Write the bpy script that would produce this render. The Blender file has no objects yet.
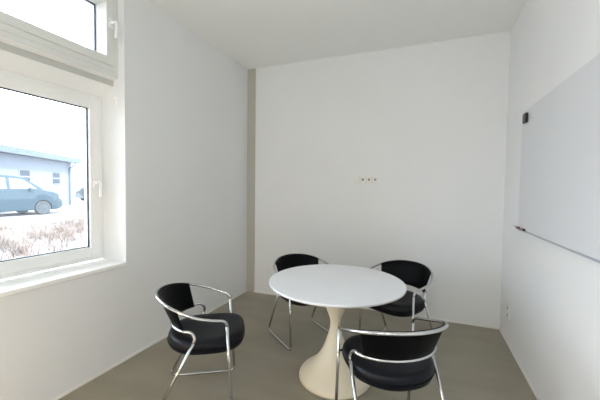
import bpy, bmesh, math, random
from mathutils import Vector, Matrix
random.seed(7)
S = bpy.context.scene
COL = S.collection
PI = math.pi

# room: left wall x=-L, right wall x=RX, back wall y=D, wall behind the camera y=-B, ceiling z=H
L, RX, D, H, B = 2.2225, 0.7635, 3.679, 3.0026, 2.3

# ------------------------------------------------------------------ materials
def mat(name, col, rough=.5, metal=0., bump=0., bscale=60., var=0., vscale=3., coat=0., spec=.5, stretch=None, detail=4., emit=None, estr=0.):
    m = bpy.data.materials.new(name); m.use_nodes = True
    nt = m.node_tree; b = nt.nodes['Principled BSDF']
    b.inputs['Base Color'].default_value = (*col, 1)
    b.inputs['Roughness'].default_value = rough
    b.inputs['Metallic'].default_value = metal
    b.inputs['Coat Weight'].default_value = coat
    b.inputs['Coat Roughness'].default_value = .15
    b.inputs['Specular IOR Level'].default_value = spec
    if emit:
        b.inputs['Emission Color'].default_value = (*emit, 1); b.inputs['Emission Strength'].default_value = estr
    tc = nt.nodes.new('ShaderNodeTexCoord'); mp = nt.nodes.new('ShaderNodeMapping')
    nt.links.new(tc.outputs['Object'], mp.inputs['Vector'])
    if stretch: mp.inputs['Scale'].default_value = stretch
    if var:
        n = nt.nodes.new('ShaderNodeTexNoise'); n.inputs['Scale'].default_value = vscale; n.inputs['Detail'].default_value = detail
        nt.links.new(mp.outputs[0], n.inputs['Vector'])
        r = nt.nodes.new('ShaderNodeMapRange'); r.inputs[1].default_value = .3; r.inputs[2].default_value = .7
        r.inputs[3].default_value = 1 - var; r.inputs[4].default_value = 1 + var
        nt.links.new(n.outputs['Fac'], r.inputs[0])
        v = nt.nodes.new('ShaderNodeVectorMath'); v.operation = 'SCALE'; v.inputs[0].default_value = col
        nt.links.new(r.outputs[0], v.inputs['Scale']); nt.links.new(v.outputs[0], b.inputs['Base Color'])
    if bump:
        n2 = nt.nodes.new('ShaderNodeTexNoise'); n2.inputs['Scale'].default_value = bscale; n2.inputs['Detail'].default_value = 3
        nt.links.new(tc.outputs['Object'], n2.inputs['Vector'])
        bp = nt.nodes.new('ShaderNodeBump'); bp.inputs['Strength'].default_value = bump; bp.inputs['Distance'].default_value = .002
        nt.links.new(n2.outputs['Fac'], bp.inputs['Height']); nt.links.new(bp.outputs[0], b.inputs['Normal'])
    return m

def glass_mat(name, tint=(.96, .98, 1.), veil=.0):
    m = bpy.data.materials.new(name); m.use_nodes = True
    nt = m.node_tree; nt.nodes.remove(nt.nodes['Principled BSDF']); out = nt.nodes['Material Output']
    t = nt.nodes.new('ShaderNodeBsdfTransparent'); t.inputs[0].default_value = (*tint, 1)
    g = nt.nodes.new('ShaderNodeBsdfGlossy'); g.inputs['Roughness'].default_value = .01
    fr = nt.nodes.new('ShaderNodeFresnel'); fr.inputs[0].default_value = 1.3
    mx = nt.nodes.new('ShaderNodeMixShader')
    nt.links.new(fr.outputs[0], mx.inputs[0]); nt.links.new(t.outputs[0], mx.inputs[1]); nt.links.new(g.outputs[0], mx.inputs[2])
    last = mx
    if veil:  # translucent veil stands in for the glare haze over the outside view
        tr = nt.nodes.new('ShaderNodeBsdfTranslucent'); tr.inputs[0].default_value = (.9, .95, 1, 1)
        m2 = nt.nodes.new('ShaderNodeMixShader'); m2.inputs[0].default_value = veil
        nt.links.new(mx.outputs[0], m2.inputs[1]); nt.links.new(tr.outputs[0], m2.inputs[2]); last = m2
    nt.links.new(last.outputs[0], out.inputs[0])
    return m

M = {
 'wall': mat('white_wall_paint', (.787, .797, .805), .85, bump=.25, bscale=180, var=.012, vscale=1.5),
 'ceil': mat('white_ceiling_paint', (.875, .89, .885), .9, bump=.2, bscale=150),
 'strip': mat('grey_beige_paint', (.46, .45, .40), .7, bump=.1),
 'floor': mat('grey_brown_floor_coating', (.285, .258, .20), .42, var=.10, vscale=2.2, bump=.12, bscale=25, stretch=(1, 2.2, 1), detail=7),
 'skirt': mat('white_skirting_paint', (.82, .81, .79), .5),
 'pvc': mat('white_window_plastic', (.90, .905, .89), .35),
 'pvc_shaded': mat('shaded_window_plastic', (.74, .755, .73), .35),  # greyer copy of pvc, lower daylight bounce put into the colour
 'sill': mat('white_sill_laminate', (.92, .92, .91), .3),
 'gasket': mat('dark_rubber_gasket', (.03, .05, .08), .6),
 'handle': mat('white_handle_lacquer', (.88, .88, .88), .3),
 'glass': glass_mat('window_glass', veil=.02),
 'top': mat('white_laminate_tabletop', (.76, .775, .80), .32, var=.01, vscale=4),
 'cream': mat('cream_lacquered_pedestal', (.72, .655, .52), .38, var=.02, vscale=3),
 'chrome': mat('chrome_tube', (.60, .61, .62), .15, metal=1.),
 'leather': mat('black_leather', (.003, .004, .008), .36, bump=.3, bscale=120, spec=.22),
 'shell': mat('black_leather_backrest', (.001, .0015, .0025), .42, bump=.2, bscale=120, spec=.10),
 'board': mat('frosted_white_glass_board', (.645, .66, .69), .35),
 'alu': mat('brushed_aluminium', (.6, .62, .64), .35, metal=.8),
 'grey_strip': mat('mid_grey', (.55, .56, .53), .5),
 'black': mat('black_plastic', (.02, .018, .018), .4),
 'red': mat('red_plastic', (.55, .06, .07), .4),
 'white_plastic': mat('white_plastic', (.78, .78, .73), .35),
 'socket_hole': mat('socket_contact_grey', (.30, .29, .26), .5),
 'lamp': mat('fill_glow', (.9, .9, .88), .5, emit=(.97, 1, .965), estr=19.),  # glow of the added globes that brighten the room evenly
 'warm_fill': mat('warm_fill_glow', (.9, .9, .88), .5, emit=(1, .68, .38), estr=75.),  # glow of the added warm light at the lower left
 'ground': mat('pale_gravel_ground', (.48, .455, .425), .9, var=.12, vscale=1.2, bump=.5, bscale=12),
 'soil': mat('grey_planting_soil', (.125, .115, .118), .95, var=.35, vscale=1.1, bump=.5, bscale=10),
 'asphalt': mat('pale_worn_asphalt', (.135, .13, .135), .9, var=.08, vscale=2.),
 'kerb': mat('concrete_kerb', (.2, .185, .17), .9, var=.1),
 'bwall': mat('pale_blue_render', (.115, .135, .165), .9, var=.03),
 'broof': mat('blue_grey_roof_metal', (.045, .066, .085), .6),
 'froof': mat('pale_roof_sheet', (.12, .135, .15), .7),
 'bglass': mat('far_window_glass', (.02, .03, .045), .5, spec=.15),
 'carpaint': mat('teal_car_paint', (.006, .024, .038), .4, coat=.1),
 'carglass': mat('car_window_glass', (.12, .155, .175), .2),
 'tyre': mat('tyre_rubber', (.025, .03, .035), .8),
 'rim': mat('grey_wheel_rim', (.022, .034, .042), .5),
 'headlight': mat('headlight_glass', (.2, .23, .25), .2),
 'twig': mat('dry_pinkish_brown_twigs', (.11, .082, .066), .9, var=.4, vscale=1.3),
 'bush': mat('bare_bluish_shrub', (.045, .06, .07), .9, var=.3, vscale=2),
 'bark': mat('shrub_bark', (.07, .07, .075), .9),
 'door': mat('white_door_lacquer', (.8, .8, .78), .4),
}

# ------------------------------------------------------------------ helpers
def mesh_obj(name, bm, m, parent=None, smooth=False, bevel=0., segs=2, loc=None):
    bmesh.ops.recalc_face_normals(bm, faces=bm.faces[:])
    me = bpy.data.meshes.new(name); bm.to_mesh(me); bm.free()
    me.materials.append(m)
    if smooth:
        for p in me.polygons: p.use_smooth = True
    o = bpy.data.objects.new(name, me); COL.objects.link(o)
    if loc: o.location = loc
    if parent: o.parent = parent
    if bevel:
        md = o.modifiers.new('bevel', 'BEVEL'); md.width = bevel; md.segments = segs; md.limit_method = 'ANGLE'; md.angle_limit = .6
    return o

def box(bm, x0, x1, y0, y1, z0, z1):
    v = [bm.verts.new((x, y, z)) for x in (x0, x1) for y in (y0, y1) for z in (z0, z1)]
    for f in ((0, 1, 3, 2), (4, 6, 7, 5), (0, 4, 5, 1), (2, 3, 7, 6), (0, 2, 6, 4), (1, 5, 7, 3)):
        bm.faces.new([v[i] for i in f])
    return bm

def boxes(*bs):
    bm = bmesh.new()
    for b in bs: box(bm, *b)
    return bm

def prism(bm, pts, axis, a, b):
    """polygon pts in the two other axes, extruded along axis from a to b"""
    def P(p, t):
        if axis == 0: return (t, p[0], p[1])
        if axis == 1: return (p[0], t, p[1])
        return (p[0], p[1], t)
    A = [bm.verts.new(P(p, a)) for p in pts]; C = [bm.verts.new(P(p, b)) for p in pts]
    n = len(pts)
    bm.faces.new(A); bm.faces.new(C[::-1])
    for i in range(n): bm.faces.new([A[i], C[i], C[(i+1) % n], A[(i+1) % n]])
    return bm

def lathe(bm, prof, n=64, cap_top=True, cap_bot=True, c=(0, 0, 0)):
    rings = []
    for r, z in prof:
        rings.append([bm.verts.new((c[0] + r*math.cos(2*PI*i/n), c[1] + r*math.sin(2*PI*i/n), c[2] + z)) for i in range(n)])
    for a, b in zip(rings, rings[1:]):
        for i in range(n): bm.faces.new([a[i], a[(i+1) % n], b[(i+1) % n], b[i]])
    if cap_bot: bm.faces.new(rings[0][::-1])
    if cap_top: bm.faces.new(rings[-1])
    return bm

def sweep(bm, pts, r, n=12, cap=True):
    pts = [Vector(p) for p in pts]
    t0 = (pts[1] - pts[0]).normalized()
    ref = Vector((0, 0, 1)) if abs(t0.z) < .9 else Vector((1, 0, 0))
    nrm = (ref - t0 * ref.dot(t0)).normalized(); prev = t0; rings = []
    for i, p in enumerate(pts):
        if i == 0: t = t0
        elif i == len(pts) - 1: t = (pts[i] - pts[i-1]).normalized()
        else: t = ((pts[i+1] - pts[i]).normalized() + (pts[i] - pts[i-1]).normalized()).normalized()
        q = prev.rotation_difference(t); nrm = q @ nrm; nrm = (nrm - t * nrm.dot(t)).normalized(); prev = t
        bn = t.cross(nrm)
        rings.append([bm.verts.new(p + r*(math.cos(2*PI*k/n)*nrm + math.sin(2*PI*k/n)*bn)) for k in range(n)])
    for a, b in zip(rings, rings[1:]):
        for k in range(n): bm.faces.new([a[k], a[(k+1) % n], b[(k+1) % n], b[k]])
    if cap: bm.faces.new(rings[0][::-1]); bm.faces.new(rings[-1])
    return bm

def fillet(A, Bp, C, r, n=8):
    """arc points that round the corner A-B-C with radius r"""
    A, Bp, C = Vector(A), Vector(Bp), Vector(C)
    u = (A - Bp).normalized(); v = (C - Bp).normalized()
    ang = u.angle(v); d = r / math.tan(ang/2)
    bis = (u + v).normalized(); cen = Bp + bis * (r / math.sin(ang/2))
    p0 = Bp + u*d; p1 = Bp + v*d
    a = p0 - cen; b = p1 - cen; tot = a.angle(b); out = []
    for i in range(n+1):
        s = i/n
        out.append(cen + (a*math.sin((1-s)*tot) + b*math.sin(s*tot)) / math.sin(tot))
    return out

def empty(name, loc, rz=0, label=None, cat=None, group=None):
    o = bpy.data.objects.new(name, None); COL.objects.link(o); o.empty_display_size = .1
    o.location = loc; o.rotation_euler = (0, 0, rz)
    tag(o, label, cat, group)
    return o

def tag(o, label=None, cat=None, group=None):
    if label: o['label'] = label
    if cat: o['category'] = cat
    if group: o['group'] = group
    return o

def struct(o): o['kind'] = 'structure'; return o

# ------------------------------------------------------------------ room shell
WT = .42                                                # left wall thickness
struct(mesh_obj('floor', boxes((-L-WT, RX+.2, -B-.2, D+.2, -.2, 0)), M['floor']))
struct(mesh_obj('ceiling', boxes((-L-WT, RX+.2, -B-.2, D+.2, H, H+.3)), M['ceil']))
struct(mesh_obj('wall_right', boxes((RX, RX+.2, -B-.2, D+.2, 0, H)), M['wall']))
struct(mesh_obj('wall_back', boxes((-L-WT, RX, D, D+.2, 0, H)), M['wall']))
WY0, WY1, WZ0, WZ1 = -.42, 1.81, .78, 2.93              # opening of the window in view
VY0, VY1 = -2.05, -.85                                  # opening of the added window beside the camera, out of view
x0, x1 = -L-WT, -L
struct(mesh_obj('wall_left', boxes((x0, x1, WY1, D, 0, H), (x0, x1, VY1, WY0, 0, H), (x0, x1, -B-.2, VY0, 0, H),
    (x0, x1, WY0, WY1, 0, WZ0), (x0, x1, WY0, WY1, WZ1, H), (x0, x1, VY0, VY1, 0, WZ0), (x0, x1, VY0, VY1, WZ1, H)), M['wall']))
DX0, DX1, DZ = -1.3, -.4, 2.1
struct(mesh_obj('wall_front', boxes((-L, DX0, -B-.2, -B, 0, H), (DX1, RX, -B-.2, -B, 0, H), (DX0, DX1, -B-.2, -B, DZ, H)), M['wall']))
dr = struct(mesh_obj('door_1', boxes((DX0, DX1, -B-.08, -B-.03, 0, DZ)), M['door'], bevel=.003))
mesh_obj('door_handle', sweep(bmesh.new(), [(DX1-.08, -B-.03, 1.05), (DX1-.08, -B+.03, 1.05), (DX1-.2, -B+.03, 1.05)], .01), M['alu'], dr, smooth=True)
# grey beige pipe casing in the far left corner
struct(mesh_obj('trim_1', boxes((-L, -L+.117, D-.012, D, 0, H)), M['strip'], bevel=.002))
# low skirting strips
sk = .022
struct(mesh_obj('baseboard_left', boxes((-L, -L+.007, -B, D, 0, sk)), M['skirt'], bevel=.002))
struct(mesh_obj('baseboard_back', boxes((-L+.117, RX, D-.007, D, 0, sk)), M['skirt'], bevel=.002))
struct(mesh_obj('baseboard_right', boxes((RX-.007, RX, -B, D-.007, 0, sk)), M['skirt'], bevel=.002))

# ------------------------------------------------------------------ windows
def ring(bm, x0, x1, y0, y1, z0, z1, w):
    box(bm, x0, x1, y0, y0+w, z0, z1); box(bm, x0, x1, y1-w, y1, z0, z1)
    box(bm, x0, x1, y0+w, y1-w, z0, z0+w); box(bm, x0, x1, y0+w, y1-w, z1-w, z1)

def light(parent, xf, y0, y1, z0, z1, fw, sw, depth, gdep, outer, handle_y=None, handle_z=None):
    pv = M['pvc_shaded'] if outer else M['pvc']
    z0 += outer
    """one glazed light: fixed frame, sash, gasket, pane, lever handle; xf is the room side face"""
    bm = bmesh.new(); ring(bm, xf-depth, xf-.012, y0, y1, z0, z1, fw)
    if outer: box(bm, xf-depth, xf-.012, y0, y1, z0-outer, z0)
    mesh_obj('frame', bm, pv, parent, bevel=.004)
    bm = bmesh.new(); ring(bm, xf-depth+.015, xf, y0+fw-.006, y1-fw+.006, z0+fw-.006, z1-fw+.006, sw)
    sash = mesh_obj('sash', bm, pv, parent, bevel=.006, segs=3)
    a = fw + sw - .006
    bm = bmesh.new(); ring(bm, xf-gdep-.004, xf-gdep+.010, y0+a-.001, y1-a+.001, z0+a-.001, z1-a+.001, .007)
    mesh_obj('gasket', bm, M['gasket'], sash)
    mesh_obj('pane', boxes((xf-gdep-.006, xf-gdep-.004, y0+a-.004, y1-a+.004, z0+a-.004, z1-a+.004)), M['glass'], sash)
    if handle_y is not None:
        bm = bmesh.new(); box(bm, xf, xf+.012, handle_y-.014, handle_y+.014, handle_z-.035, handle_z+.035)
        sweep(bm, [(xf+.008, handle_y, handle_z), (xf+.04, handle_y, handle_z)] , .012)
        pts = [Vector((xf+.045, handle_y, handle_z+.006))] + fillet((xf+.045, handle_y, handle_z+.01), (xf+.047, handle_y+.016, handle_z), (xf+.045, handle_y+.018, handle_z-.11), .012, 5) + [Vector((xf+.045, handle_y+.014, handle_z-.115))]
        sweep(bm, pts, .012)
        mesh_obj('window_handle', bm, M['handle'], sash, smooth=False, bevel=.003)

MY = .70
w1 = struct(bpy.data.objects.new('window_1', None)); COL.objects.link(w1)
light(w1, -2.47, MY, WY1, .815, 2.15, .040, .079, .09, .032, 0, 1.735, 1.445)
light(w1, -2.47, WY0, MY, .815, 2.15, .045, .076, .09, .032, 0)
w2 = struct(bpy.data.objects.new('window_2', None)); COL.objects.link(w2)
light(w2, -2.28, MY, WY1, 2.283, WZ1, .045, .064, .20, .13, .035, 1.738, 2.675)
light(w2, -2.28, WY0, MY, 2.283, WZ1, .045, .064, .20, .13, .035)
w3 = struct(bpy.data.objects.new('added_window', None)); COL.objects.link(w3)  # unseen window put in to let more daylight into the room
light(w3, -2.47, VY0, VY1, .815, WZ1, .045, .076, .09, .032, 0)
# transom box between the lower and the upper window
bm = bmesh.new()
prism(bm, [(-2.56, 2.15), (-2.468, 2.148), (-2.35, 2.222), (-2.35, 2.268), (-2.294, 2.2825), (-2.56, 2.2825)], 1, WY0, WY1)
struct(mesh_obj('trim_2', bm, M['pvc'], bevel=.002))
struct(mesh_obj('trim_7', boxes((-2.353, -2.347, WY0, WY1, 2.224, 2.267)), M['grey_strip']))  # thin strip in a darker grey than the transom box
# roller blind bracket hole on the reveal
bk = mesh_obj('blind_bracket', boxes((-2.335, -2.30, 1.800, WY1, 2.12, 2.135), (-2.305, -2.297, 1.797, WY1, 2.07, 2.12)), M['pvc'], bevel=.002)
tag(bk, 'small white blind bracket on the side reveal above the lower window', 'bracket')
for n, (a, b) in (('windowsill_1', (WY0, WY1)), ('windowsill_2', (VY0, VY1))):  # second sill belongs to the added window
    struct(mesh_obj('trim_3' if n[-1] == '1' else 'trim_4', boxes((-2.50, -L+.012, a, b+.0, WZ0, WZ0+.028)), M['sill'], bevel=.004))

# ------------------------------------------------------------------ table
TX, TY = -.588, 2.243
tb = empty('round_table', (TX, TY, 0), 0, 'round white pedestal table with a flared cream trumpet base', 'table')
bm = bmesh.new()
prof = [(0.30, .709), (.47, .712), (.488, .716), (.497, .722), (.5, .729), (.4985, .7345), (.494, .737), (.40, .737), (.15, .737)]
lathe(bm, prof, 128)
mesh_obj('tabletop', bm, M['top'], tb, smooth=False)
for p in tb.children[0].data.polygons: p.use_smooth = len(p.vertices) == 4 and abs(p.normal.z) < .98
bm = bmesh.new()
prof = [(.255, 0), (.264, .003), (.269, .010), (.270, .019), (.266, .031), (.255, .046), (.232, .065), (.203, .086), (.175, .109),
        (.148, .136), (.124, .166), (.104, .199), (.087, .234), (.073, .270), (.061, .306), (.051, .340), (.0435, .370), (.0395, .397), (.038, .42),
        (.041, .445), (.048, .47), (.058, .495), (.070, .525), (.082, .560), (.091, .60), (.097, .65), (.101, .7095)]
lathe(bm, prof, 96)
mesh_obj('pedestal', bm, M['cream'], tb, smooth=True)

# ------------------------------------------------------------------ chairs
WC, YC, ZC, WM, Y0, BQ, ZB = .246, .165, .605, .299, .025, .317, .736
WF, YF, WR, YR, WB, YB, ZK = .25, .20, .25, -.273, .249, .008, .553
TR = .0094
def rail_pt(t, dr=0., dz=0.):
    y = Y0 - (BQ+dr)*math.sin(t); yy = Y0 - BQ*math.sin(t)
    k = min(1, (YC - yy) / (YC - Y0 + BQ)); k = k*k*(3-2*k)*.35 + k*.65
    return Vector(((WM+dr)*math.cos(t), y, ZC + (ZB-ZC)*k + dz))
WL, YL0, BL, ZL = .252, .0, .20, .546            # lower rail behind the seat
def low_pt(t, dr=0., dz=0.):
    return Vector(((WL+dr)*math.cos(t), YL0 - (BL+dr)*math.sin(t), ZL + .006*math.sin(t) + dz))

def make_chair(label):
    c = empty('chrome_armchair', (0, 0, 0), 0, label, 'chair', 'black armchairs around the table')
    FTc = {s: Vector((s*WC, YC, ZC)) for s in (-1, 1)}
    FFt = {s: Vector((s*WF, YF, TR)) for s in (-1, 1)}
    RFt = {s: Vector((s*WR, YR, TR)) for s in (-1, 1)}
    BND = {s: Vector((s*WB, YB, ZK)) for s in (-1, 1)}
    # arm rail: right corner, around the back, left corner
    arc = [rail_pt(PI*i/40) for i in range(41)]
    f1 = fillet(FFt[1], FTc[1], arc[0], .042); f2 = fillet(arc[-1], FTc[-1], FFt[-1], .042)
    # ease the arm into the arc
    def ease(a, b):
        return [a.lerp(b, s) for s in (.33, .66)]
    path = f1 + ease(f1[-1], arc[0]) + arc + ease(arc[-1], f2[0]) + f2
    for _ in range(4):                                  # smooth the joint of arm and arc
        path = [path[0]] + [path[i-1]*.25 + path[i]*.5 + path[i+1]*.25 if 9 < i < len(path)-10 else path[i] for i in range(1, len(path)-1)] + [path[-1]]
    mesh_obj('arm_rail', sweep(bmesh.new(), path, TR, 14), M['chrome'], c, smooth=True)
    # lower rail with the two bends into the rear legs
    T0 = .42
    la = [low_pt(T0 + (PI-2*T0)*i/30) for i in range(31)]
    g1 = fillet(RFt[1], BND[1], la[0], .045, 9); g2 = fillet(la[-1], BND[-1], RFt[-1], .045, 9)
    mesh_obj('backrest_rail', sweep(bmesh.new(), g1 + la + g2, TR, 14), M['chrome'], c, smooth=True)
    for s, f, g in ((1, f1[0], g1[0]), (-1, f2[-1], g2[-1])):
        h1 = fillet(f, FFt[s], RFt[s], .03); h2 = fillet(FFt[s], RFt[s], g, .03)
        mesh_obj('runner', sweep(bmesh.new(), h1 + h2, TR, 14), M['chrome'], c, smooth=True)
        mesh_obj('front_leg', sweep(bmesh.new(), [f, h1[0]], TR, 14), M['chrome'], c, smooth=True)
        mesh_obj('rear_leg', sweep(bmesh.new(), [g, h2[-1]], TR, 14), M['chrome'], c, smooth=True)
    # rods that carry the seat between the legs
    bm = bmesh.new()
    sweep(bm, [(-.242, .181, .432), (.242, .181, .432)], .007)
    zz = .435; k = (zz - TR) / (ZK - TR); yy = YR + (YB - YR)*k
    sweep(bm, [(-.242, yy, zz), (.242, yy, zz)], .007)
    mesh_obj('seat_rod', bm, M['black'], c, smooth=True)
    # seat cushion
    bm = bmesh.new(); N = 72
    def outline(i, sc, z):
        a = 2*PI*i/N; ca, sa = math.cos(a), math.sin(a)
        e = 2/3.0 if sa > 0 else 2/2.35
        x = .2405*math.copysign(abs(ca)**e, ca); y = .025 + (.247 if sa > 0 else .245)*math.copysign(abs(sa)**e, sa)
        wf = 1 - .10*max(0, (-y-.09)/.13)
        return Vector((x*wf*sc, .025 + (y-.025)*sc, z + .008))
    prof = [(.80, .388), (.93, .390), (.975, .398), (.995, .412), (1., .428), (.995, .444), (.975, .457), (.94, .465), (.86, .470), (.70, .468), (.45, .464), (.2, .462)]
    rings = [[bm.verts.new(outline(i, sc, z + (.012*(outline(i, sc, 0).y/.25)**2 if z > .44 else 0))) for i in range(N)] for sc, z in prof]
    for a, b in zip(rings, rings[1:]):
        for i in range(N): bm.faces.new([a[i], a[(i+1) % N], b[(i+1) % N], b[i]])
    bm.faces.new(rings[0][::-1]); bm.faces.new(rings[-1])
    seat = mesh_obj('seat', bm, M['leather'], c, smooth=True)
    # sewn welt around the cushion
    bm = bmesh.new()
    pts = [outline(i, 1.004, .4285) for i in range(N)]
    sweep(bm, pts + [pts[0]], .0035, 6)
    mesh_obj('piping', bm, M['shell'], seat, smooth=True)
    # backrest: padded band between the two rails
    bm = bmesh.new(); NU, NV = 48, 10
    TT, TL = .55, .50
    def bp(u, v, off):
        t = TT + (PI-2*TT)*u; tl = TL + (PI-2*TL)*u
        a = rail_pt(t, -.013, .008); b = low_pt(tl, -.016, -.012)
        p = a.lerp(b, v)
        n = Vector((math.cos(t), -math.sin(t), 0))
        return p + n*off
    grid = {}
    for side, off in ((0, -.009), (1, .009)):
        for i in range(NU+1):
            for j in range(NV+1):
                u, v = i/NU, j/NV
                pad = 1 - .75*max(abs(2*v-1)**6, abs(2*u-1)**14)
                grid[side, i, j] = bm.verts.new(bp(u, v, off*pad))
    for i in range(NU):
        for j in range(NV):
            bm.faces.new([grid[0, i, j], grid[0, i+1, j], grid[0, i+1, j+1], grid[0, i, j+1]])
            bm.faces.new([grid[1, i, j], grid[1, i, j+1], grid[1, i+1, j+1], grid[1, i+1, j]])
    for i in range(NU):
        for j in (0, NV): bm.faces.new([grid[0, i, j], grid[1, i, j], grid[1, i+1, j], grid[0, i+1, j]])
    for j in range(NV):
        for i in (0, NU): bm.faces.new([grid[0, i, j], grid[0, i, j+1], grid[1, i, j+1], grid[1, i, j]])
    mesh_obj('backrest', bm, M['shell'], c, smooth=True)
    return c

def copy_tree(o, parent=None):
    c = o.copy(); COL.objects.link(c)
    if parent: c.parent = parent
    for ch in list(o.children): copy_tree(ch, c)
    return c

chair_spots = [(-1.363, 1.697, .558, 'black leather armchair left of the round table, nearest the window'),
               (-1.033, 2.758, -.676, 'black armchair behind the left side of the round table, its seat hidden'),
               (-.199, 2.861, -2.014, 'black armchair behind the right side of the round table, near the right wall'),
               (-.154, 1.815, 2.154, 'black armchair seen from behind, in front of the cream table base')]
proto = make_chair(chair_spots[0][3])
for i, (x, y, a, lab) in enumerate(chair_spots):
    o = proto if i == 0 else copy_tree(proto)
    o.location = (x, y, 0); o.rotation_euler = (0, 0, a - PI/2); o['label'] = lab

# ------------------------------------------------------------------ glass board on the right wall
gb = empty('glass_board', (RX, 2.35, 1.11), 0, 'large frosted white glass board fixed flat on the right wall', 'board')
BY0, BY1, BZ0, BZ1 = 1.45, 3.07, 1.112, 2.062
def child_local(o, parent): o.location = tuple(-v for v in parent.location); return o
child_local(mesh_obj('board_panel', boxes((RX-.022, RX-.014, BY0, BY1, BZ0, BZ1)), M['board'], gb, bevel=.002), gb)
child_local(mesh_obj('backing_frame', boxes((RX-.014, RX, BY0+.05, BY1-.05, BZ0+.05, BZ1-.05)), M['alu'], gb), gb)
child_local(mesh_obj('pen_ledge', boxes((RX-.042, RX, BY0+.02, BY1, BZ0-.004, BZ0-.0005)), M['alu'], gb, bevel=.001), gb)
clip = mesh_obj('board_magnet', boxes((RX-.045, RX-.0225, 2.90, 2.975, 1.955, 2.03)), M['black'], bevel=.008, segs=3)
tag(clip, 'black square magnet block near the top corner of the white glass board', 'magnet')
def pen(y, z, x, ln, m, lab, ang):
    p = empty('board_marker', (x, y, z), 0, lab, 'marker', 'markers on the glass board ledge'); p.rotation_euler = (ang, 0, 0)
    mesh_obj('barrel', lathe(bmesh.new(), [(.006, 0), (.008, .004), (.008, ln*.65), (.0075, ln*.66)], 20), m, p, smooth=True)
    mesh_obj('cap', lathe(bmesh.new(), [(.009, ln*.6), (.009, ln*.93), (.007, ln)], 20), M['black'], p, smooth=True)
pen(3.145, BZ0+.0085, RX-.032, .15, M['alu'], 'grey marker with a black cap sticking out past the lower corner of the glass board', PI/2)
pen(2.955, BZ0+.0085, RX-.032, .10, M['red'], 'red marker with a black cap lying on the glass board ledge', PI/2)

# ------------------------------------------------------------------ sockets
def hole(bm, c, r, d, ax):
    n = 24
    if ax == 1:
        prism(bm, [(c[0]+r*math.cos(2*PI*i/n), c[2]+r*math.sin(2*PI*i/n)) for i in range(n)], 1, c[1]-d, c[1])
    else:
        prism(bm, [(c[1]+r*math.cos(2*PI*i/n), c[2]+r*math.sin(2*PI*i/n)) for i in range(n)], 0, c[0]-d, c[0])
sx0, sz0, st = -.765, 1.492, .0705
sp = empty('socket_strip', (sx0 + 2*st, D, sz0+.04), 0, 'white four gang socket and switch plate in the middle of the back wall', 'socket')
child_local(mesh_obj('cover_plate', boxes((sx0, sx0+4*st, D-.013, D, sz0, sz0+.08)), M['white_plastic'], sp, bevel=.003), sp)
for k in range(4):
    cx = sx0 + st*(k+.5); cz = sz0+.04
    if k == 0:
        child_local(mesh_obj('rocker_switch', boxes((cx-.028, cx+.028, D-.018, D-.0131, cz-.028, cz+.028)), M['white_plastic'], sp, bevel=.003), sp)
    else:
        bm = boxes((cx-.028, cx+.028, D-.0150, D-.0131, cz-.028, cz+.028))
        ins = child_local(mesh_obj('socket_insert', bm, M['white_plastic'], sp, bevel=.002), sp)
        child_local(mesh_obj('seam', boxes((cx-st/2-.0012, cx-st/2+.0012, D-.0140, D-.0129, sz0+.003, sz0+.077)), M['socket_hole'], sp), sp)
        bm = bmesh.new(); hole(bm, (cx, D-.0149, cz), .015, .0012, 1)
        mesh_obj('socket_well', bm, M['socket_hole'], ins)
sy = 3.335
wp = empty('wall_socket', (RX, sy, .31), 0, 'small white double socket low on the right wall near the far corner', 'socket')
child_local(mesh_obj('cover_plate', boxes((RX-.010, RX, sy-.04, sy+.04, .24, .385)), M['white_plastic'], wp, bevel=.003), wp)
for z in (.277, .348):
    ins = child_local(mesh_obj('socket_insert', boxes((RX-.0135, RX-.0101, sy-.028, sy+.028, z-.028, z+.028)), M['white_plastic'], wp, bevel=.002), wp)
    bm = bmesh.new(); hole(bm, (RX-.0134, sy, z), .017, .0012, 0)
    mesh_obj('socket_well', bm, M['socket_hole'], ins)

# ------------------------------------------------------------------ fill lights added out of view around the camera
def globe(bm, r, z, n=32):
    return lathe(bm, [(max(.02, r*math.sin(PI*k/20)), z - r*math.cos(PI*k/20)) for k in range(1, 20)], n)
def make_fill():
    c = empty('fill_globe', (0, 0, H), 0, 'white globe light added behind the camera, out of view', 'lamp', 'added globe lights behind the camera')
    mesh_obj('ceiling_rose', lathe(bmesh.new(), [(.05, -.03), (.06, -.02), (.06, 0)], 32), M['white_plastic'], c)
    mesh_obj('cord', sweep(bmesh.new(), [(0, 0, -.03), (0, 0, -.80)], .004), M['white_plastic'], c)
    mesh_obj('glow_globe', globe(bmesh.new(), .20, -1.0), M['lamp'], c, smooth=True)
    return c
lp = make_fill()
for i, (x, y) in enumerate([(-1.4, -1.7), (-.55, -1.7)]):
    o = lp if i == 0 else copy_tree(lp)
    o.location = (x, y, H)
fl = empty('warm_fill_light', (-1.75, -.25, 0), 0, 'small warm globe light added on the floor left of the camera, out of view', 'lamp')  # added to warm the lower left wall and floor
mesh_obj('base', lathe(bmesh.new(), [(.11, 0), (.11, .012), (.02, .02), (.012, .03), (.012, .42)], 32), M['alu'], fl)
mesh_obj('glow_globe', globe(bmesh.new(), .10, .51), M['warm_fill'], fl, smooth=True)

# ------------------------------------------------------------------ outdoors
struct(mesh_obj('ground', boxes((-90, -L-WT-.02, -40, 80, -.3, -.02)), M['ground']))
struct(mesh_obj('trim_8', boxes((-13.7, -5.0, -30, 60, -.02, -.005)), M['soil']))
rd = struct(mesh_obj('trim_5', boxes((-19.6, -15.6, -30, 60, -.02, 0.0)), M['asphalt']))
kb = struct(mesh_obj('trim_6', boxes((-15.6, -15.35, -30, 60, -.02, .06)), M['kerb'], bevel=.02))

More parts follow.
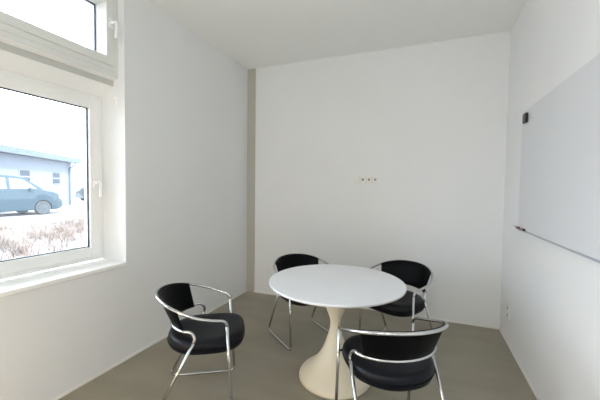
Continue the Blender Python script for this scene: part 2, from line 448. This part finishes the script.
def car(name, label, cat, X, yfront, lower, upper, wheels, wr, half, htop, panes, paint, zb, facing=1, lamp=None):
    """lower/upper: side profiles (s back from the nose, z); the nose looks towards +y"""
    c = empty(name, (X, yfront, 0), 0, label, cat)
    # lower body as stations along its length, the wheel arches cut out of the bottom edge
    nose = lower[1]; tail = lower[-2]
    def itp(tab, s):
        tab = sorted(tab)
        if s <= tab[0][0]: return tab[0][1]
        for (a, za), (b_, zb_) in zip(tab, tab[1:]):
            if s <= b_: return za + (zb_-za)*(s-a)/max(1e-6, b_-a)
        return tab[-1][1]
    toptab = lower[1:-1] + [(lower[-1][0], lower[-2][1]-.2)]
    bottab = [(0, nose[1]), (.03, lower[0][1]), (.3, .22), (lower[-1][0]-.3, .24), (lower[-1][0], lower[-1][1])]
    st = sorted(set([round(v, 4) for v in [p[0] for p in toptab] + [p[0] for p in bottab] + [w - (wr+.05)*math.cos(PI*i/14) for w in wheels for i in range(15)] + [lower[-1][0]*i/30 for i in range(31)]]))
    rows = []
    for v in st:
        zt = itp(toptab, v); zl = itp(bottab, v)
        for w in wheels:
            if abs(v-w) < wr+.05: zl = max(zl, wr + math.sqrt((wr+.05)**2 - (v-w)**2))
        zl = min(zl, zt-.01); zm = zl + (zt-zl)*.55
        en = min(1, .80 + .20*min(1, v/.35))
        rows.append([(sg*x*en, -v, z) for sg in (1, -1) for x, z in ((half-.03, zl), (half, zm), (half-.02, zt-.03), (half-.07, zt))])
    bm = bmesh.new(); V = [[bm.verts.new(p) for p in r_] for r_ in rows]
    loop = [0, 1, 2, 3, 7, 6, 5, 4]
    for a_, c_ in zip(V, V[1:]):
        for k in range(8):
            p, q = loop[k], loop[(k+1) % 8]
            bm.faces.new([a_[p], a_[q], c_[q], c_[p]])
    bm.faces.new([V[0][k] for k in loop]); bm.faces.new([V[-1][k] for k in loop][::-1])
    body = mesh_obj('body', bm, paint, c)
    bm = bmesh.new()
    def hw(z): return half - .04 - (half-.04-htop)*max(0, (z-zb)/(max(p[1] for p in upper)-zb))
    A = [bm.verts.new((hw(z), -s, z)) for s, z in upper]; Bq = [bm.verts.new((-hw(z), -s, z)) for s, z in upper]
    bm.faces.new(A); bm.faces.new(Bq[::-1])
    for i in range(len(A)): bm.faces.new([A[i], Bq[i], Bq[(i+1) % len(A)], A[(i+1) % len(A)]])
    mesh_obj('cabin', bm, paint, c, bevel=.04, segs=3)
    for pn in panes:
        bm = bmesh.new()
        if pn[0] == 'side':
            for sg in (1, -1):
                bm = bmesh.new()
                f = [bm.verts.new((sg*(hw(z)+.006), -s, z)) for s, z in pn[1]]; g = [bm.verts.new((sg*(hw(z)-.02), -s, z)) for s, z in pn[1]]
                bm.faces.new(f); bm.faces.new(g[::-1])
                for i in range(len(f)): bm.faces.new([f[i], g[i], g[(i+1) % len(f)], f[(i+1) % len(f)]])
                mesh_obj('side_window', bm, M['carglass'], c)
        else:
            (s0, z0), (s1, z1) = pn[1]
            v = [bm.verts.new((sg*(hw(z)-.10), -s+.012, z+.012)) for s, z, sg in ((s0, z0, 1), (s0, z0, -1), (s1, z1, -1), (s1, z1, 1))]
            w = [bm.verts.new((q.co.x, q.co.y-.02, q.co.z-.02)) for q in v]
            bm.faces.new(v); bm.faces.new(w[::-1])
            for i in range(4): bm.faces.new([v[i], w[i], w[(i+1) % 4], v[(i+1) % 4]])
            mesh_obj('windscreen', bm, M['carglass'], c)
    for wc in wheels:
        for sg in (1, -1):
            bm = lathe(bmesh.new(), [(wr*.62, -.10), (wr*.93, -.11), (wr, -.08), (wr, .08), (wr*.93, .11), (wr*.62, .10)], 32)
            w = mesh_obj('wheel', bm, M['tyre'], c, smooth=False)
            w.location = (sg*(half-.12), -wc, wr); w.rotation_euler = (0, sg*PI/2, 0)
            bm = lathe(bmesh.new(), [(wr*.60, .101), (wr*.60, .112), (wr*.45, .104), (wr*.15, .116)], 32)
            mesh_obj('rim', bm, M['rim'], w)
    if lamp:
        s0, s1, z0, z1 = lamp
        for sg in (1, -1):
            mesh_obj('headlight', boxes((sg*(half-.15) - .16, sg*(half-.15) + .16, -s1, -s0+.01, z0, z1)), M['headlight'], c, bevel=.03)
            mesh_obj('side_mirror', boxes((sg*(half+.02)-.09, sg*(half+.02)+.09, -1.55, -1.45, 1.13, 1.30)), paint, c, bevel=.03)
    return c

car('minivan', 'dark teal minivan parked outside, seen through the lower window', 'car', -18.05, 10.42,
    [(.03, .30), (0, .55), (.03, .80), (.16, .98), (.50, 1.12), (.98, 1.22), (4.70, 1.22), (4.78, .9), (4.80, .35)],
    [(.80, 1.15), (1.20, 1.45), (1.62, 1.74), (1.95, 1.84), (3.0, 1.90), (4.3, 1.86), (4.62, 1.55), (4.76, 1.15)],
    (.95, 3.85), .33, .93, .70,
    [('side', [(1.20, 1.25), (1.42, 1.45), (1.72, 1.68), (2.22, 1.74), (2.22, 1.25)]), ('side', [(2.36, 1.25), (2.36, 1.74), (3.35, 1.77), (3.35, 1.25)]),
     ('side', [(3.48, 1.25), (3.48, 1.77), (4.25, 1.74), (4.5, 1.25)]), ('front', [(.98, 1.28), (1.60, 1.72)])],
    M['carpaint'], 1.15, lamp=(.0, .25, .74, .90))
car('hatchback', 'small blue hatchback parked far outside, right of the pale building', 'car', -29.5, 23.2,
    [(.03, .28), (0, .5), (.05, .68), (.6, .86), (1.0, .92), (3.8, .95), (3.9, .6), (3.9, .3)],
    [(.95, .88), (1.55, 1.32), (2.0, 1.42), (3.1, 1.40), (3.75, .9)],
    (.75, 3.15), .29, .82, .62,
    [('side', [(1.35, .96), (1.7, 1.3), (2.2, 1.34), (2.2, .96)]), ('side', [(2.3, .96), (2.3, 1.34), (3.05, 1.32), (3.4, .96)]), ('front', [(1.0, .95), (1.5, 1.28)])],
    M['carpaint'], .88)

# the pale building, its long side turned a little away
def building():
    p0 = Vector((-24., 15.1, 0)); p1 = Vector((-20.2, 9.25, 0)); d = (p1 - p0).normalized()
    ang = math.atan2(d.y, d.x)
    b = empty('flat_building', p0, ang, 'low pale blue building with an overhanging roof, behind the minivan', 'building')
    # local x runs along the facade towards the camera side, local y into the building is negative
    Ln, Dp, Hh = 7.6, 9., 3.12
    mesh_obj('walls', boxes((0, Ln, -Dp, 0, 0, Hh)), M['bwall'], b)
    mesh_obj('roof', prism(bmesh.new(), [(-Dp-.5, Hh+.25), (-Dp/2, Hh+.95), (.45, Hh+.27)], 0, -.4, Ln+.4), M['froof'], b)
    mesh_obj('fascia', boxes((-.45, Ln+.45, -Dp-.5, .5, Hh-.06, Hh+.30)), M['broof'], b, bevel=.02)
    mesh_obj('downpipe', sweep(bmesh.new(), [(.35, .42, Hh), (.35, .40, Hh-.2), (.35, .07, Hh-.45), (.35, .07, .05)], .06), M['broof'], b)
    for x in (1.55, 4.7):
        f = mesh_obj('window', boxes((x, x+.95, -.02, .03, 1.50, 2.33)), M['froof'], b)
        mesh_obj('pane', boxes((x+.06, x+.89, .03, .045, 1.56, 1.86), (x+.06, x+.89, .03, .04, 1.95, 2.27)), M['bglass'], f)
    return b
building()

def shrub(x, y, h, r, n, label, m, tw=.012, group=None):
    s = empty('bare_shrub', (x, y, -.02), 0, label, 'shrub', group)
    bm = bmesh.new(); rnd = random.Random(int(x*37+y*11)); tips = []
    for k in range(n):
        a = rnd.uniform(0, 2*PI); rr = r*math.sqrt(rnd.random()); hh = h*rnd.uniform(.6, 1.)
        p0 = Vector((rnd.uniform(-.08, .08), rnd.uniform(-.08, .08), 0)); p2 = Vector((rr*math.cos(a), rr*math.sin(a), hh))
        p1 = p0.lerp(p2, .5) + Vector((rnd.uniform(-.1, .1), rnd.uniform(-.1, .1), .15*h))
        sweep(bm, [p0, p1, p2], tw, 4); tips += [p1, p1.lerp(p2, .5), p2]
    mesh_obj('stem', bm, M['bark'], s)
    bm = bmesh.new()
    for t in tips:
        for k in range(9):
            q = t + Vector((rnd.gauss(0, .14), rnd.gauss(0, .14), rnd.gauss(0, .12)))
            u = Vector((rnd.uniform(-1, 1), rnd.uniform(-1, 1), rnd.uniform(-1, 1))).normalized()*.05; v = Vector((rnd.uniform(-1, 1), rnd.uniform(-1, 1), rnd.uniform(-1, 1))).normalized()*.03
            bm.faces.new([bm.verts.new(q), bm.verts.new(q+u+v), bm.verts.new(q+2*u), bm.verts.new(q+u-v)])
    mesh_obj('foliage', bm, m, s)
shrub(-24.2, 16.4, 1.5, .8, 30, 'pale bare shrub beside the corner of the low building outside', M['bush'])
shrub(-22.0, 15.7, 1.3, .75, 34, 'nearer bare shrub in front of the downpipe side of the low building outside', M['bush'])
shrub(-24.6, 18.9, 1.1, .9, 30, 'lowest bare shrub outside, farthest right of the low building', M['bush'])

# dry planting between the window and the road
bm = bmesh.new(); rnd = random.Random(3)
for k in range(1900):
    X = -rnd.uniform(5.2, 13.6); y = rnd.uniform(.5, 13.5)
    dens = .5 + .5*math.sin(X*1.3 + 1.2*math.sin(y*.9)) * math.cos(y*1.1 + X*.4)
    if rnd.random() > .25 + .75*dens: continue
    hgt = rnd.uniform(.12, .38) * (1.25 if X > -9.5 else .8)
    for j in range(17):
        a = rnd.uniform(0, 2*PI); ln = rnd.uniform(.3, 1.)*hgt; sp = rnd.uniform(.1, .8)*hgt
        b0 = Vector((X + rnd.gauss(0, .06), y + rnd.gauss(0, .06), -.02)); tip = b0 + Vector((sp*math.cos(a), sp*math.sin(a), ln))
        w = Vector((-math.sin(a), math.cos(a), 0))*.0055
        mid = b0.lerp(tip, .55) + Vector((0, 0, .03))
        v = [bm.verts.new(b0-w), bm.verts.new(b0+w), bm.verts.new(mid+w), bm.verts.new(mid-w), bm.verts.new(tip)]
        bm.faces.new(v[:4]); bm.faces.new([v[3], v[2], v[4]])
pl = mesh_obj('dry_plants', bm, M['twig']); pl['kind'] = 'stuff'
tag(pl, 'dry pinkish brown ground plants outside in front of the window', 'plants')

# ------------------------------------------------------------------ light
W = bpy.data.worlds.new('sky'); S.world = W; W.use_nodes = True
bg = W.node_tree.nodes['Background']; bg.inputs[0].default_value = (.86, .93, 1., 1); bg.inputs[1].default_value = 9.5
sun = bpy.data.lights.new('sun', 'SUN'); sun.energy = 18.; sun.angle = .02; sun.color = (1, .97, .91)
so = bpy.data.objects.new('sun', sun); COL.objects.link(so)
so.rotation_euler = Vector((-.72, .42, -.62)).to_track_quat('-Z', 'Y').to_euler(); so.location = (10, -8, 12)
def portal(y0, y1, z0, z1):
    a = bpy.data.lights.new('window_portal', 'AREA'); a.shape = 'RECTANGLE'; a.size = y1-y0; a.size_y = z1-z0; a.cycles.is_portal = True
    o = bpy.data.objects.new('window_portal', a); COL.objects.link(o)
    o.location = (-L-WT-.01, (y0+y1)/2, (z0+z1)/2); o.rotation_euler = (0, -PI/2, 0)
    o.rotation_euler = Vector((1, 0, 0)).to_track_quat('-Z', 'Y').to_euler()
    a.size, a.size_y = y1-y0, z1-z0
portal(WY0, WY1, WZ0, WZ1); portal(VY0, VY1, WZ0, WZ1)

# ------------------------------------------------------------------ camera
cam = bpy.data.cameras.new('camera'); co = bpy.data.objects.new('camera', cam); COL.objects.link(co)
yaw, pitch, roll, fpx = .37628, .0371, .01214, 311.28
f = Vector((-math.sin(yaw)*math.cos(pitch), math.cos(yaw)*math.cos(pitch), -math.sin(pitch)))
r = Vector((math.cos(yaw), math.sin(yaw), 0)); u = r.cross(f)
r2 = math.cos(roll)*r + math.sin(roll)*u; u2 = -math.sin(roll)*r + math.cos(roll)*u
co.matrix_world = Matrix.Translation((0, 0, 1.42)) @ Matrix((r2, u2, -f)).transposed().to_4x4()
cam.sensor_width = 36; cam.lens = 36*fpx/600; cam.clip_start = .05; cam.clip_end = 300
S.camera = co

S.cycles.use_denoising = True
S.cycles.max_bounces = 14; S.cycles.diffuse_bounces = 8; S.cycles.transparent_max_bounces = 12
S.cycles.sample_clamp_indirect = 8
S.view_settings.view_transform = 'Standard'; S.view_settings.look = 'None'; S.view_settings.gamma = 1
S.view_settings.use_curve_mapping = False
S.view_settings.exposure = -0.1
